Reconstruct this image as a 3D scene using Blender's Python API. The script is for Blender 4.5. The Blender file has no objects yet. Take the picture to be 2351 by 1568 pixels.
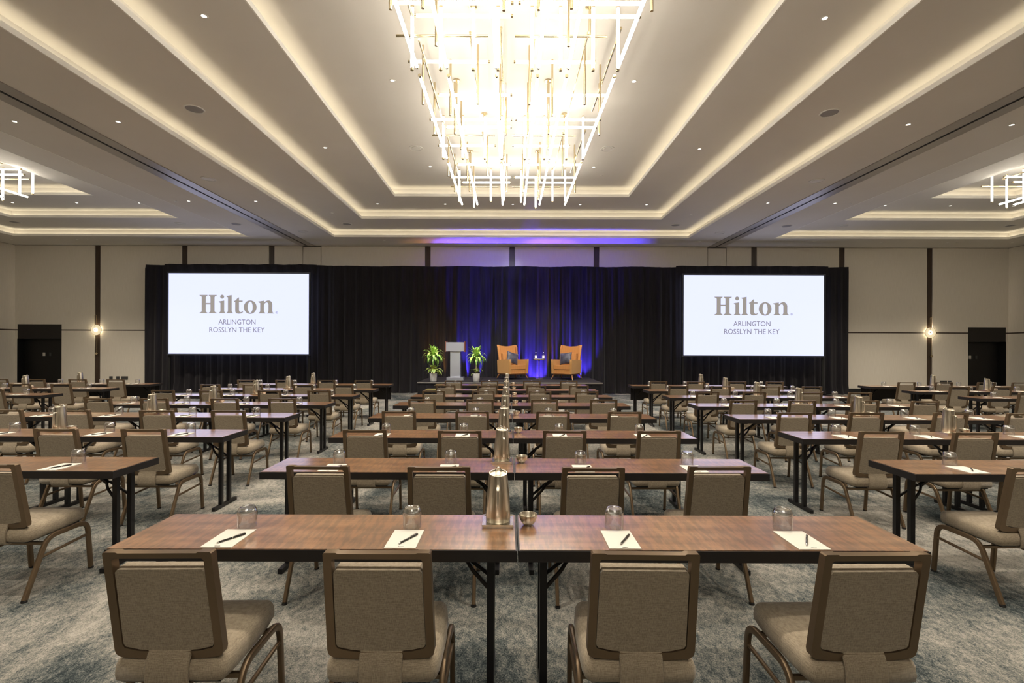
import bpy, bmesh, math, random
from mathutils import Vector, Matrix
from mathutils.geometry import tessellate_polygon
random.seed(7)
PI = math.pi
SC = bpy.context.scene
COL = SC.collection

# ------------------------------------------------------------------ camera, exposure, lights
F = 1115.0; W = 2351.0; H = 1568.0
VX, VY = 1169.5, 798.0          # vanishing point of the room's long axis
EYE = 1.657
cd = bpy.data.cameras.new('camera')
cam = bpy.data.objects.new('camera', cd)
COL.objects.link(cam)
cd.sensor_width = 36.0
cd.lens = 36.0 * F / W
cd.shift_x = (W / 2 - VX) / W
cd.shift_y = (VY - H / 2) / W
cd.clip_end = 200
ROLL = 0.0034
cam.matrix_world = Matrix.Translation((0, 0, EYE)) @ Matrix.Rotation(PI / 2, 4, 'X') @ Matrix.Rotation(ROLL, 4, 'Z')
SC.camera = cam
SC.view_settings.view_transform = 'Standard'
SC.view_settings.look = 'None'
SC.view_settings.gamma = 1.0
SC.view_settings.use_curve_mapping = False
SC.view_settings.exposure = 1.2
try:
    SC.cycles.use_denoising = True
    SC.cycles.max_bounces = 6
    SC.cycles.diffuse_bounces = 4
    SC.cycles.glossy_bounces = 3
    SC.cycles.transmission_bounces = 6
    SC.cycles.transparent_max_bounces = 8
    SC.cycles.caustics_reflective = False
    SC.cycles.caustics_refractive = False
    SC.cycles.sample_clamp_indirect = 4.0
    SC.cycles.use_adaptive_sampling = True
    SC.cycles.adaptive_threshold = 0.02
except Exception:
    pass
wd = bpy.data.worlds.new('world'); SC.world = wd; wd.use_nodes = True
wd.node_tree.nodes['Background'].inputs[0].default_value = (0.01, 0.01, 0.012, 1)
wd.node_tree.nodes['Background'].inputs[1].default_value = 0.3

E_TUBE = 5.2        # chandelier tubes
E_COVE = 3.0         # cove strips
E_DOWN = 2.2        # downlight lens
P_DOWN = 210.0        # downlight beam, watts
P_BLUE = 1500.0
E_SCREEN = 0.37

# ------------------------------------------------------------------ materials
def mat(name, col=(.5, .5, .5), rough=.5, metal=0., emit=None, estr=0., coat=0., trans=0., ior=1.45, sheen=0., spec=None):
    m = bpy.data.materials.new(name); m.use_nodes = True
    b = m.node_tree.nodes['Principled BSDF']
    b.inputs['Base Color'].default_value = (*col, 1)
    b.inputs['Roughness'].default_value = rough
    b.inputs['Metallic'].default_value = metal
    b.inputs['IOR'].default_value = ior
    if emit:
        b.inputs['Emission Color'].default_value = (*emit, 1)
        b.inputs['Emission Strength'].default_value = estr
    if coat: b.inputs['Coat Weight'].default_value = coat; b.inputs['Coat Roughness'].default_value = .2
    if trans: b.inputs['Transmission Weight'].default_value = trans
    if sheen: b.inputs['Sheen Weight'].default_value = sheen
    if spec is not None: b.inputs['Specular IOR Level'].default_value = spec
    return m

def nodes_of(m):
    nt = m.node_tree
    return nt, nt.nodes, nt.links, nt.nodes['Principled BSDF']

def noise(nt, vec, scale, detail=4, rough=.55, dist=0., dim='3D'):
    n = nt.nodes.new('ShaderNodeTexNoise'); n.noise_dimensions = dim; n.inputs['Scale'].default_value = scale
    n.inputs['Detail'].default_value = detail; n.inputs['Roughness'].default_value = rough
    n.inputs['Distortion'].default_value = dist
    nt.links.new(vec, n.inputs['Vector']); return n.outputs['Fac']

def ramp(nt, fac, stops):
    r = nt.nodes.new('ShaderNodeValToRGB'); nt.links.new(fac, r.inputs['Fac'])
    el = r.color_ramp.elements
    while len(el) > 1: el.remove(el[-1])
    el[0].position = stops[0][0]; el[0].color = (*stops[0][1], 1)
    for p, c in stops[1:]:
        e = el.new(p); e.color = (*c, 1)
    return r.outputs['Color']

def mapping(nt, scale=(1, 1, 1), kind='Object', rot=(0, 0, 0)):
    tc = nt.nodes.new('ShaderNodeTexCoord'); mp = nt.nodes.new('ShaderNodeMapping')
    mp.inputs['Scale'].default_value = scale; mp.inputs['Rotation'].default_value = rot
    nt.links.new(tc.outputs[kind], mp.inputs['Vector']); return mp.outputs['Vector']

def bump(nt, fac, strength, dist=.002):
    b = nt.nodes.new('ShaderNodeBump'); b.inputs['Strength'].default_value = strength
    b.inputs['Distance'].default_value = dist
    nt.links.new(fac, b.inputs['Height']); nt.links.new(b.outputs['Normal'], nt.nodes['Principled BSDF'].inputs['Normal'])

def mix(nt, fac, a, b, mode='MIX'):
    m = nt.nodes.new('ShaderNodeMix'); m.data_type = 'RGBA'; m.blend_type = mode
    if isinstance(fac, float): m.inputs[0].default_value = fac
    else: nt.links.new(fac, m.inputs[0])
    for v, i in ((a, 6), (b, 7)):
        if isinstance(v, tuple): m.inputs[i].default_value = (*v, 1)
        else: nt.links.new(v, m.inputs[i])
    return m.outputs[2]

def woven(name, dark, light, rough=.9, sx=420):
    m = mat(name, dark, rough, sheen=.25, spec=.2)
    nt, N, L, B = nodes_of(m)
    a = noise(nt, mapping(nt, (sx, sx, 40)), 1.0, 2)
    b = noise(nt, mapping(nt, (40, 40, sx)), 1.0, 2)
    ad = N.new('ShaderNodeMath'); ad.operation = 'ADD'; L.new(a, ad.inputs[0]); L.new(b, ad.inputs[1])
    hf = N.new('ShaderNodeMath'); hf.operation = 'MULTIPLY'; hf.inputs[1].default_value = .5; L.new(ad.outputs[0], hf.inputs[0])
    L.new(ramp(nt, hf.outputs[0], [(.36, dark), (.62, light)]), B.inputs['Base Color'])
    bump(nt, hf.outputs[0], .25, .001)
    return m

M = {}
M['fabric'] = woven('beige_woven_fabric', (.19, .150, .105), (.34, .28, .205))
M['bronze'] = mat('bronze_metal', (.185, .128, .078), .36, .65)
M['black_pan'] = mat('black_plastic', (.012, .011, .011), .6)
M['table_edge'] = mat('table_edge_black', (.012, .010, .010), .45)
M['table_leg'] = mat('black_steel', (.012, .011, .012), .35, .3)
M['steel'] = mat('brushed_steel', (.6, .53, .43), .28, 1.0)
nt, N, L, B = nodes_of(M['steel'])
sv = noise(nt, mapping(nt, (34, 34, .5)), 1.0, 3)
L.new(ramp(nt, sv, [(.36, (.40, .355, .28)), (.5, (.70, .64, .54)), (.62, (.95, .90, .80))]), B.inputs['Base Color'])  # brushed streaks, with dark and bright reflections put into the colour
M['tray_metal'] = mat('tray_metal', (.72, .68, .60), .2, 1.0)
M['paper'] = mat('cream_paper', (.60, .575, .52), .7)
M['print_grey'] = mat('grey_print', (.55, .53, .50), .7)
M['pen_black'] = mat('pen_black', (.02, .017, .014), .25)
M['chrome'] = mat('chrome', (.75, .73, .70), .12, 1.0)
def thin_glass(name, tint=(.97, .98, .98), ior=1.5, base=.09):
    m = bpy.data.materials.new(name); m.use_nodes = True; nt = m.node_tree; nt.nodes.clear()
    o = nt.nodes.new('ShaderNodeOutputMaterial'); mx = nt.nodes.new('ShaderNodeMixShader'); f = nt.nodes.new('ShaderNodeLayerWeight'); pw = nt.nodes.new('ShaderNodeMath'); pw.operation = 'POWER'; pw.inputs[1].default_value = 2.2; ml = nt.nodes.new('ShaderNodeMath'); ml.operation = 'MULTIPLY_ADD'; ml.inputs[1].default_value = .85; ml.inputs[2].default_value = base
    t = nt.nodes.new('ShaderNodeBsdfTransparent'); g = nt.nodes.new('ShaderNodeBsdfGlossy')
    nt.links.new(f.outputs['Facing'], pw.inputs[0]); nt.links.new(pw.outputs[0], ml.inputs[0]); t.inputs['Color'].default_value = (*tint, 1); g.inputs['Roughness'].default_value = .04
    nt.links.new(ml.outputs[0], mx.inputs[0]); nt.links.new(t.outputs[0], mx.inputs[1]); nt.links.new(g.outputs[0], mx.inputs[2]); nt.links.new(mx.outputs[0], o.inputs[0])
    return m
M['glass'] = thin_glass('clear_glass')
M['glass_base'] = thin_glass('thick_glass_base', base=.42)
M['cream'] = mat('ceiling_paint', (.62, .585, .53), .8, spec=.2)
nt, N, L, B = nodes_of(M['cream'])
L.new(ramp(nt, noise(nt, mapping(nt, (.5, .5, .5)), 1.2, 4), [(.3, (.68, .645, .59)), (.7, (.72, .685, .63))]), B.inputs['Base Color'])
M['lip'] = mat('tray_lip_lit_paint', (.86, .84, .79), .7, spec=.2)  # paler than the ceiling: light falling on the fascia put into the colour
M['wall'] = mat('wall_fabric', (.55, .50, .43), .9, spec=.15)
nt, N, L, B = nodes_of(M['wall'])
wv = noise(nt, mapping(nt, (90, 90, 3)), 1.0, 3)
L.new(ramp(nt, wv, [(.3, (.67, .615, .53)), (.7, (.73, .675, .59))]), B.inputs['Base Color'])
bump(nt, wv, .1, .001)
M['dark_wood'] = mat('dark_wood', (.045, .028, .018), .45)
nt, N, L, B = nodes_of(M['dark_wood'])
L.new(ramp(nt, noise(nt, mapping(nt, (40, 40, 2)), 1.0, 4), [(.3, (.034, .021, .014)), (.7, (.06, .038, .025))]), B.inputs['Base Color'])
M['niche'] = mat('black_laminate', (.005, .0045, .0045), .5)
M['niche2'] = mat('black_brown_panel', (.012, .010, .009), .5)
M['tube'] = mat('luminous_tube', (1, 1, 1), .5, emit=(1.0, .93, .80), estr=E_TUBE)
M['brass'] = mat('satin_brass', (.62, .52, .34), .22, 1.0)
M['cove'] = mat('cove_light', (1, 1, 1), .5, emit=(1.0, .90, .68), estr=E_COVE)
M['lens'] = mat('downlight_lens', (1, 1, 1), .5, emit=(1.0, .93, .78), estr=E_DOWN)
M['lens_dim'] = mat('downlight_lens_dim', (.7, .68, .62), .5, emit=(1.0, .93, .78), estr=.12)
M['white_trim'] = mat('white_trim', (.68, .66, .61), .5)
M['grey_grille'] = mat('grey_grille', (.30, .29, .29), .8)
M['track'] = mat('aluminium_track', (.42, .39, .36), .35, .6)
M['black'] = mat('matt_black', (.008, .008, .008), .8)
M['stage_top'] = mat('stage_carpet', (.045, .040, .042), .9, spec=.08)
nt, N, L, B = nodes_of(M['stage_top'])
L.new(ramp(nt, noise(nt, mapping(nt, (60, 60, 60)), 1, 3), [(.3, (.018, .016, .018)), (.7, (.030, .027, .029))]), B.inputs['Base Color'])
M['drape'] = mat('black_drape', (.012, .011, .013), .8, sheen=.12, spec=.15)
nt, N, L, B = nodes_of(M['drape'])
L.new(ramp(nt, noise(nt, mapping(nt, (30, 30, 2)), 1, 3), [(.3, (.010, .009, .011)), (.7, (.016, .014, .017))]), B.inputs['Base Color'])
M['screen'] = mat('projection_surface', (.8, .8, .8), .7, emit=(.98, 1.04, 1.55), estr=E_SCREEN)
nt, N, L, B = nodes_of(M['screen'])
B.inputs['Base Color'].default_value = (.06, .06, .065, 1)
M['logo'] = mat('projected_taupe_lettering', (.1, .1, .1), .7, emit=(.36, .325, .30), estr=.38)
M['logo2'] = mat('projected_grey_lettering', (.1, .1, .1), .7, emit=(.27, .25, .31), estr=.36)
M['screen_frame'] = mat('screen_frame', (.03, .035, .05), .4)
M['ochre'] = mat('ochre_velvet', (.52, .22, .05), .75, sheen=.08)
nt, N, L, B = nodes_of(M['ochre'])
wv = N.new('ShaderNodeTexWave'); wv.wave_type = 'BANDS'; wv.bands_direction = 'X'; wv.inputs['Scale'].default_value = 10.0
wv.inputs['Distortion'].default_value = .6; L.new(mapping(nt, (1, 1, .2)), wv.inputs['Vector'])
L.new(ramp(nt, wv.outputs['Fac'], [(.25, (.36, .14, .032)), (.75, (.45, .20, .052))]), B.inputs['Base Color'])
M['ochre_side'] = mat('ochre_velvet_side', (.52, .3, .1), .75, sheen=.08)
nt, N, L, B = nodes_of(M['ochre_side'])
wv = N.new('ShaderNodeTexWave'); wv.wave_type = 'BANDS'; wv.bands_direction = 'Y'; wv.inputs['Scale'].default_value = 10.0
wv.inputs['Distortion'].default_value = .6; L.new(mapping(nt, (1, 1, .2)), wv.inputs['Vector'])
L.new(ramp(nt, wv.outputs['Fac'], [(.25, (.38, .185, .05)), (.75, (.50, .27, .09))]), B.inputs['Base Color'])
M['chair_wood'] = mat('orange_brown_wood', (.30, .12, .04), .4)
M['pillow'] = mat('slate_satin', (.055, .055, .085), .4, sheen=.15)
nt, N, L, B = nodes_of(M['pillow'])
L.new(ramp(nt, noise(nt, mapping(nt, (9, 9, 9)), 1, 4), [(.35, (.015, .015, .026)), (.65, (.055, .055, .085))]), B.inputs['Base Color'])
M['pot'] = mat('white_pot', (.72, .69, .66), .5)
M['soil'] = mat('soil', (.03, .02, .014), .95)
M['cane'] = mat('cane_bark', (.42, .32, .21), .8)
def leafmat(name, a, b, c):
    m = mat(name, a, .4); nt, N, L, B = nodes_of(m)
    L.new(ramp(nt, noise(nt, mapping(nt, (14, 14, 6)), 1, 3), [(.36, a), (.46, b), (.58, c)]), B.inputs['Base Color'])
    B.inputs['Subsurface Weight'].default_value = 0
    return m
M['leaf_a'] = leafmat('dracaena_leaf', (.07, .24, .035), (.22, .45, .07), (.48, .66, .16))
M['leaf_b'] = leafmat('pothos_leaf', (.05, .14, .025), (.22, .32, .05), (.55, .58, .18))
M['alu'] = mat('brushed_aluminium', (.68, .70, .78), .38, 1.0)

M['alu_front'] = mat('grey_metal_panel', (.42, .42, .48), .4, .6)
M['red_wood'] = mat('cherry_wood', (.20, .07, .04), .4)
M['gold'] = mat('polished_gold', (.80, .62, .30), .2, 1.0)
M['marble'] = mat('white_marble_top', (.75, .74, .72), .25)
M['label_white'] = mat('bottle_label', (.75, .76, .8), .6)
M['water'] = thin_glass('bottle_water', (.72, .78, .9), 1.6)
M['sconce_glass'] = mat('sconce_glass_disc', (.9, .85, .7), .4, emit=(1.0, .82, .50), estr=.26)
M['sconce_core'] = mat('sconce_lamp', (1, 1, 1), .4, emit=(1.0, .88, .62), estr=2)
M['plate'] = mat('wall_plate', (.55, .52, .46), .5)
M['plate_dark'] = mat('dark_wall_plate', (.05, .05, .05), .4)

# wood laminate
m = mat('figured_wood_laminate', (.25, .1, .05), .30, spec=.7, coat=.6); M['wood'] = m
nt, N, L, B = nodes_of(m)
v = mapping(nt, (1.6, 14, 1), rot=(0, 0, .05))
n1 = noise(nt, v, 1.0, 2, .5, 0., '2D')
v2 = mapping(nt, (1.2, 46, 1)); n2 = noise(nt, v2, 1.0, 2, .5, 0., '2D')
v3 = mapping(nt, (40, 7.0, 1), rot=(0, 0, -.25)); n3 = noise(nt, v3, 1.0, 3, .6, 0., '2D')
c1 = ramp(nt, n1, [(.3, (.19, .093, .045)), (.5, (.25, .128, .063)), (.7, (.32, .175, .090))])
c2 = ramp(nt, n3, [(.40, (.70, .72, .76)), (.60, (1.22, 1.16, 1.08))])
c = mix(nt, .75, c1, c2, 'MULTIPLY')
B.inputs['Coat IOR'].default_value = 2.7; B.inputs['Coat Roughness'].default_value = .17; B.inputs['Coat Weight'].default_value = 1.0
c3 = ramp(nt, n2, [(.4, (.9, .88, .86)), (.6, (1.05, 1.04, 1.03))])
L.new(mix(nt, .6, c, c3, 'MULTIPLY'), B.inputs['Base Color'])
B.inputs['Roughness'].default_value = .28

# carpet
m = mat('patterned_carpet', (.3, .3, .3), .95, spec=.1); M['carpet'] = m
nt, N, L, B = nodes_of(m)
big = noise(nt, mapping(nt, (.75, .5, 1), rot=(0, 0, .5)), 1.0, 7, .62, 1.2)
med = noise(nt, mapping(nt, (26, 17, 1), rot=(0, 0, .4)), 1.0, 6, .75, .6)
fine = noise(nt, mapping(nt, (130, 90, 1), rot=(0, 0, .4)), 1.0, 3, .8)
def madd(a, b, ka, kb):
    x = N.new('ShaderNodeMath'); x.operation = 'MULTIPLY'; x.inputs[1].default_value = ka; L.new(a, x.inputs[0])
    y = N.new('ShaderNodeMath'); y.operation = 'MULTIPLY_ADD'; y.inputs[1].default_value = kb; L.new(b, y.inputs[0]); L.new(x.outputs[0], y.inputs[2])
    return y.outputs[0]
s1 = madd(big, med, .62, .40); s2 = madd(s1, fine, 1.0, .44)
L.new(ramp(nt, s2, [(.61, (.018, .024, .027)), (.67, (.055, .065, .067)), (.72, (.115, .120, .113)), (.77, (.20, .190, .17)), (.85, (.33, .305, .27))]), B.inputs['Base Color'])
bump(nt, fine, .5, .004)

# ------------------------------------------------------------------ mesh helpers
def bx(bm, c, s, rot=None):
    x, y, z = c; a, b, d = s[0] / 2, s[1] / 2, s[2] / 2
    vs = []
    for dx, dy, dz in ((-a, -b, -d), (a, -b, -d), (a, b, -d), (-a, b, -d), (-a, -b, d), (a, -b, d), (a, b, d), (-a, b, d)):
        p = Vector((dx, dy, dz))
        if rot is not None: p = rot @ p
        vs.append(bm.verts.new((x + p.x, y + p.y, z + p.z)))
    for f in ((3, 2, 1, 0), (4, 5, 6, 7), (0, 1, 5, 4), (1, 2, 6, 5), (2, 3, 7, 6), (3, 0, 4, 7)):
        bm.faces.new([vs[i] for i in f])
    return vs

def bxa(bm, x0, x1, y0, y1, z0, z1):
    return bx(bm, ((x0 + x1) / 2, (y0 + y1) / 2, (z0 + z1) / 2), (x1 - x0, y1 - y0, z1 - z0))

def ring(bm, R, a, b, z0, z1):
    """closed rectangular frame: inner edge R grown by a, outer edge R grown by b"""
    x0, x1, y0, y1 = R
    def loop(g, z): return [bm.verts.new(p) for p in ((x0 - g, y0 - g, z), (x1 + g, y0 - g, z), (x1 + g, y1 + g, z), (x0 - g, y1 + g, z))]
    i0, i1, o0, o1 = loop(a, z0), loop(a, z1), loop(b, z0), loop(b, z1)
    for k in range(4):
        j = (k + 1) % 4
        bm.faces.new((i0[k], i0[j], o0[j], o0[k])); bm.faces.new((i1[j], i1[k], o1[k], o1[j]))
        bm.faces.new((i0[j], i0[k], i1[k], i1[j])); bm.faces.new((o0[k], o0[j], o1[j], o1[k]))

def lathe(bm, prof, seg=20, cx=0, cy=0):
    rows = []
    for r, z in prof:
        if r < 1e-6: rows.append([bm.verts.new((cx, cy, z))])
        else: rows.append([bm.verts.new((cx + r * math.cos(2 * PI * k / seg), cy + r * math.sin(2 * PI * k / seg), z)) for k in range(seg)])
    for a, b in zip(rows, rows[1:]):
        for k in range(seg):
            j = (k + 1) % seg
            if len(a) == 1 and len(b) == 1: continue
            if len(a) == 1: bm.faces.new((a[0], b[j], b[k]))
            elif len(b) == 1: bm.faces.new((a[k], a[j], b[0]))
            else: bm.faces.new((a[k], a[j], b[j], b[k]))

def cyl(bm, p, q, r, seg=10, r2=None, caps=True):
    p, q = Vector(p), Vector(q); d = (q - p).normalized()
    u = d.orthogonal().normalized(); w = d.cross(u)
    r2 = r if r2 is None else r2
    A = [bm.verts.new(p + (u * math.cos(2 * PI * k / seg) + w * math.sin(2 * PI * k / seg)) * r) for k in range(seg)]
    Bv = [bm.verts.new(q + (u * math.cos(2 * PI * k / seg) + w * math.sin(2 * PI * k / seg)) * r2) for k in range(seg)]
    for k in range(seg):
        j = (k + 1) % seg; bm.faces.new((A[k], A[j], Bv[j], Bv[k]))
    if caps: bm.faces.new(A[::-1]); bm.faces.new(Bv)

def fillet(pts, r, n=5):
    """round the inner corners of a polyline"""
    out = [Vector(pts[0])]
    for i in range(1, len(pts) - 1):
        a, b, c = Vector(pts[i - 1]), Vector(pts[i]), Vector(pts[i + 1])
        rr = min(r, (a - b).length * .48, (c - b).length * .48)
        p, q = b + (a - b).normalized() * rr, b + (c - b).normalized() * rr
        for k in range(n + 1):
            t = k / n; out.append(p * (1 - t) ** 2 + b * 2 * t * (1 - t) + q * t * t)
    out.append(Vector(pts[-1])); return out

def sweep(bm, path, prof, up=(1, 0, 0), caps=True):
    """sweep a closed 2-D profile (list of (a,b)); a runs along 'up', b across"""
    up = Vector(up); rows = []
    for i, p in enumerate(path):
        t = (path[min(i + 1, len(path) - 1)] - path[max(i - 1, 0)]).normalized()
        s = t.cross(up).normalized(); u = s.cross(t).normalized()
        rows.append([bm.verts.new(p + u * a + s * b) for a, b in prof])
    n = len(prof)
    for A, Bv in zip(rows, rows[1:]):
        for k in range(n):
            j = (k + 1) % n; bm.faces.new((A[k], A[j], Bv[j], Bv[k]))
    if caps: bm.faces.new(rows[0][::-1]); bm.faces.new(rows[-1])

def rrect(a, b, r, n=2):
    out = []
    for sx, sy, a0 in ((1, 1, 0), (-1, 1, PI / 2), (-1, -1, PI), (1, -1, 3 * PI / 2)):
        for k in range(n + 1):
            t = a0 + PI / 2 * k / n
            out.append((sx * (a / 2 - r) + r * math.cos(t), sy * (b / 2 - r) + r * math.sin(t)))
    return out

def prism(bm, poly, y0, y1, holes=None):
    """extrude an XZ polygon (with holes) along y"""
    loops = [poly] + (holes or [])
    tri = tessellate_polygon([[Vector((x, z, 0)) for x, z in l] for l in loops])
    flat = [p for l in loops for p in l]
    f = [bm.verts.new((x, y0, z)) for x, z in flat]; b = [bm.verts.new((x, y1, z)) for x, z in flat]
    for t in tri:
        try: bm.faces.new([f[i] for i in t]); bm.faces.new([b[i] for i in reversed(t)])
        except ValueError: pass
    o = 0
    for l in loops:
        n = len(l)
        for k in range(n):
            j = (k + 1) % n; bm.faces.new((f[o + k], f[o + j], b[o + j], b[o + k]))
        o += n

def finish(name, bm, material, smooth=False, bevel=0., seg=2, angle=40):
    if bevel:
        es = [e for e in bm.edges if len(e.link_faces) == 2 and e.calc_face_angle(0) > math.radians(30)]
        bmesh.ops.bevel(bm, geom=es, offset=bevel, segments=seg, affect='EDGES', profile=.6, clamp_overlap=True)
    bmesh.ops.recalc_face_normals(bm, faces=bm.faces[:])
    me = bpy.data.meshes.new(name); bm.to_mesh(me); bm.free()
    me.materials.append(material)
    if smooth or bevel:
        me.polygons.foreach_set('use_smooth', [True] * len(me.polygons))
        try: me.set_sharp_from_angle(angle=math.radians(angle))
        except Exception: pass
    return me

def mk(name, material, fn, **kw):
    bm = bmesh.new(); fn(bm); return finish(name, bm, material, **kw)

def link(name, me, parent=None, loc=None, rot=None):
    o = bpy.data.objects.new(name, me); COL.objects.link(o)
    if parent is not None: o.parent = parent
    if loc is not None: o.location = loc
    if rot is not None: o.rotation_euler = rot
    return o

def tag(o, label=None, cat=None, group=None, kind=None):
    if label: o['label'] = label
    if cat: o['category'] = cat
    if group: o['group'] = group
    if kind: o['kind'] = kind
    return o

def build(name, parts, loc=(0, 0, 0), rotz=0., label=None, cat=None, group=None):
    """parts: list of (name, mesh, [sub-parts], label?) -> Empty with its parts, every copy sharing mesh data"""
    r = bpy.data.objects.new(name, None); r.empty_display_size = .1; COL.objects.link(r)
    r.location = loc; r.rotation_euler = (0, 0, rotz); tag(r, label, cat, group)
    for p in parts:
        o = link(p[0], p[1], r)
        if len(p) > 3 and p[3]: o['label'] = p[3]
        for s in (p[2] if len(p) > 2 and p[2] else []):
            link(s[0], s[1], o)
    return r

def single(name, me, loc, rot=(0, 0, 0), label=None, cat=None, group=None):
    o = link(name, me, None, loc, rot); return tag(o, label, cat, group)

def px(x, y, z):
    q = Vector((x, y, z - EYE)); u = VX + F * q.x / q.y; v = VY - F * q.z / q.y
    return u, v
def visible(x, y, z, m=0):
    if y < .4: return False
    u, v = px(x, y, z); mm = m * F / y
    return -mm < u < W + mm and v < H + 260 + mm

# ------------------------------------------------------------------ room shell
CX = .05
XL, XR, YB, YF = -18.53, 18.70, -8.0, 18.2
Z0, Z1, Z2, Z3 = EYE + 3.79, EYE + 4.03, EYE + 4.28, EYE + 4.53
me = mk('floor', M['carpet'], lambda bm: bxa(bm, XL - .3, XR + .3, YB - .3, YF + .4, -.05, 0))
tag(link('floor', me), kind='structure', label='grey and teal mottled patterned carpet')

YT0, YT = -6.0, (16.72, 15.23, 13.76)
def tiers(cx, hw):
    return [(cx - hw[i], cx + hw[i], YT0 + 1.45 * i, YT[i]) for i in range(3)]
TR = {'centre': tiers(CX, (6.10, 4.70, 3.32)), 'left': tiers(-13.03, (4.03, 2.62, 1.20)), 'right': tiers(13.13, (4.03, 2.62, 1.20))}

def slab(bm):
    xs = sorted({XL - .3, XR + .3} | {v for t in TR.values() for v in t[0][:2]}); ys = [YB - .3, YT0, YT[0], YF + .3]
    for i in range(len(xs) - 1):
        for j in range(3):
            xm = (xs[i] + xs[i + 1]) / 2
            if j == 1 and any(t[0][0] < xm < t[0][1] for t in TR.values()): continue
            a = [bm.verts.new(p) for p in ((xs[i], ys[j], Z0), (xs[i + 1], ys[j], Z0), (xs[i + 1], ys[j + 1], Z0), (xs[i], ys[j + 1], Z0))]
            bm.faces.new(a)
    bmesh.ops.remove_doubles(bm, verts=bm.verts[:], dist=1e-4)
ceil = link('ceiling', mk('ceiling', M['cream'], slab)); tag(ceil, kind='structure', label='white stepped tray ceiling with cove lighting')
for key, T in TR.items():
    for i, (R, zl, zu) in enumerate(zip(T, (Z0, Z1, Z2), (Z1, Z2, Z3))):
        lip = mk('tray_lip', M['lip'], lambda bm: ring(bm, R, -.004, .018, zl - .002, zl + .075))
        o = link('tray_lip', lip, ceil)
        link('cove_trough', mk('cove_trough', M['cream'], lambda bm: (ring(bm, R, .02, .17, zl + .002, zl + .012), ring(bm, R, .15, .17, zl + .012, zu))), o)
        link('cove_light', mk('cove_light', M['cove'], lambda bm: ring(bm, R, .07, .10, zl + .014, zl + .024)), o)
        if i < 2:
            inner = T[i + 1]
            def up(bm):
                x0, x1, y0, y1 = R; g = .17
                A = [bm.verts.new(p) for p in ((x0 - g, y0 - g, zu), (x1 + g, y0 - g, zu), (x1 + g, y1 + g, zu), (x0 - g, y1 + g, zu))]
                x0, x1, y0, y1 = inner
                Bv = [bm.verts.new(p) for p in ((x0, y0, zu), (x1, y0, zu), (x1, y1, zu), (x0, y1, zu))]
                for k in range(4):
                    j = (k + 1) % 4; bm.faces.new((A[k], A[j], Bv[j], Bv[k]))
            link('tray_soffit', mk('tray_soffit', M['cream'], up), ceil)
        else:
            x0, x1, y0, y1 = R
            link('tray_soffit', mk('tray_soffit', M['cream'], lambda bm: bxa(bm, x0 - .17, x1 + .17, y0 - .17, y1 + .17, zu, zu + .02)), ceil)

# back wall: dark plane with cream panels standing proud, pilasters between
PIL = [-15.44, -12.18, -8.92, -3.07, .09, 3.25, 9.16, 12.45, 15.75]
JN = [-7.75, -7.07, 7.42, 8.12]
ZT = EYE + .60
wb = link('wall_back', mk('wall_back', M['dark_wood'], lambda bm: bxa(bm, XL - .3, XR + .3, YF + .3, YF + .4, 0, Z0 + .3)))
tag(wb, kind='structure', label='cream fabric panelled wall with dark wood pilasters')
edges = [(XL, 0)] + [(p, .105) for p in PIL] + [(XR, 0)] + [(j, .012) for j in JN]
edges.sort()
NICHE = [(-18.45, -16.78), (17.19, 18.62)]
for (a, ha), (b, hb) in zip(edges, edges[1:]):
    x0, x1 = a + ha, b - hb
    top = Z0 - .04 if -7.8 < (x0 + x1) / 2 < -7.0 or 7.4 < (x0 + x1) / 2 < 8.2 else Z0 - .012
    link('wall_panel', mk('wall_panel', M['wall'], lambda bm: bxa(bm, x0, x1, YF, YF + .3, ZT + .025 if not (x1 < -15 or x0 > 15.2) else 2.475, top)), wb)
    segs = [(x0, x1)]
    for n0, n1 in NICHE:
        if x0 < n1 and x1 > n0: segs = [s for s in ((x0, n0), (n1, x1)) if s[1] - s[0] > .03]
    for s0, s1 in segs:
        link('wall_panel', mk('wall_panel', M['wall'], lambda bm: bxa(bm, s0, s1, YF, YF + .3, .17, ZT - .02)), wb)
        if x1 < -15 or x0 > 15.2:
            link('wall_panel', mk('wall_panel', M['wall'], lambda bm: bxa(bm, s0, s1, YF, YF + .3, ZT + .025, 2.475)), wb)
        link('trim_band', mk('trim_band', M['dark_wood'], lambda bm: bxa(bm, s0, s1, YF + .01, YF + .3, ZT - .02, ZT + .025)), wb)
for p in PIL:
    link('pilaster', mk('pilaster', M['dark_wood'], lambda bm: bxa(bm, p - .095, p + .095, YF + .02, YF + .3, 0, Z0 - .012)), wb)
link('baseboard_back', mk('baseboard_back', M['black'], lambda bm: bxa(bm, XL + 1.76, XR - 1.52, YF - .02, YF, 0, .17))).__setitem__('kind', 'structure')
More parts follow.
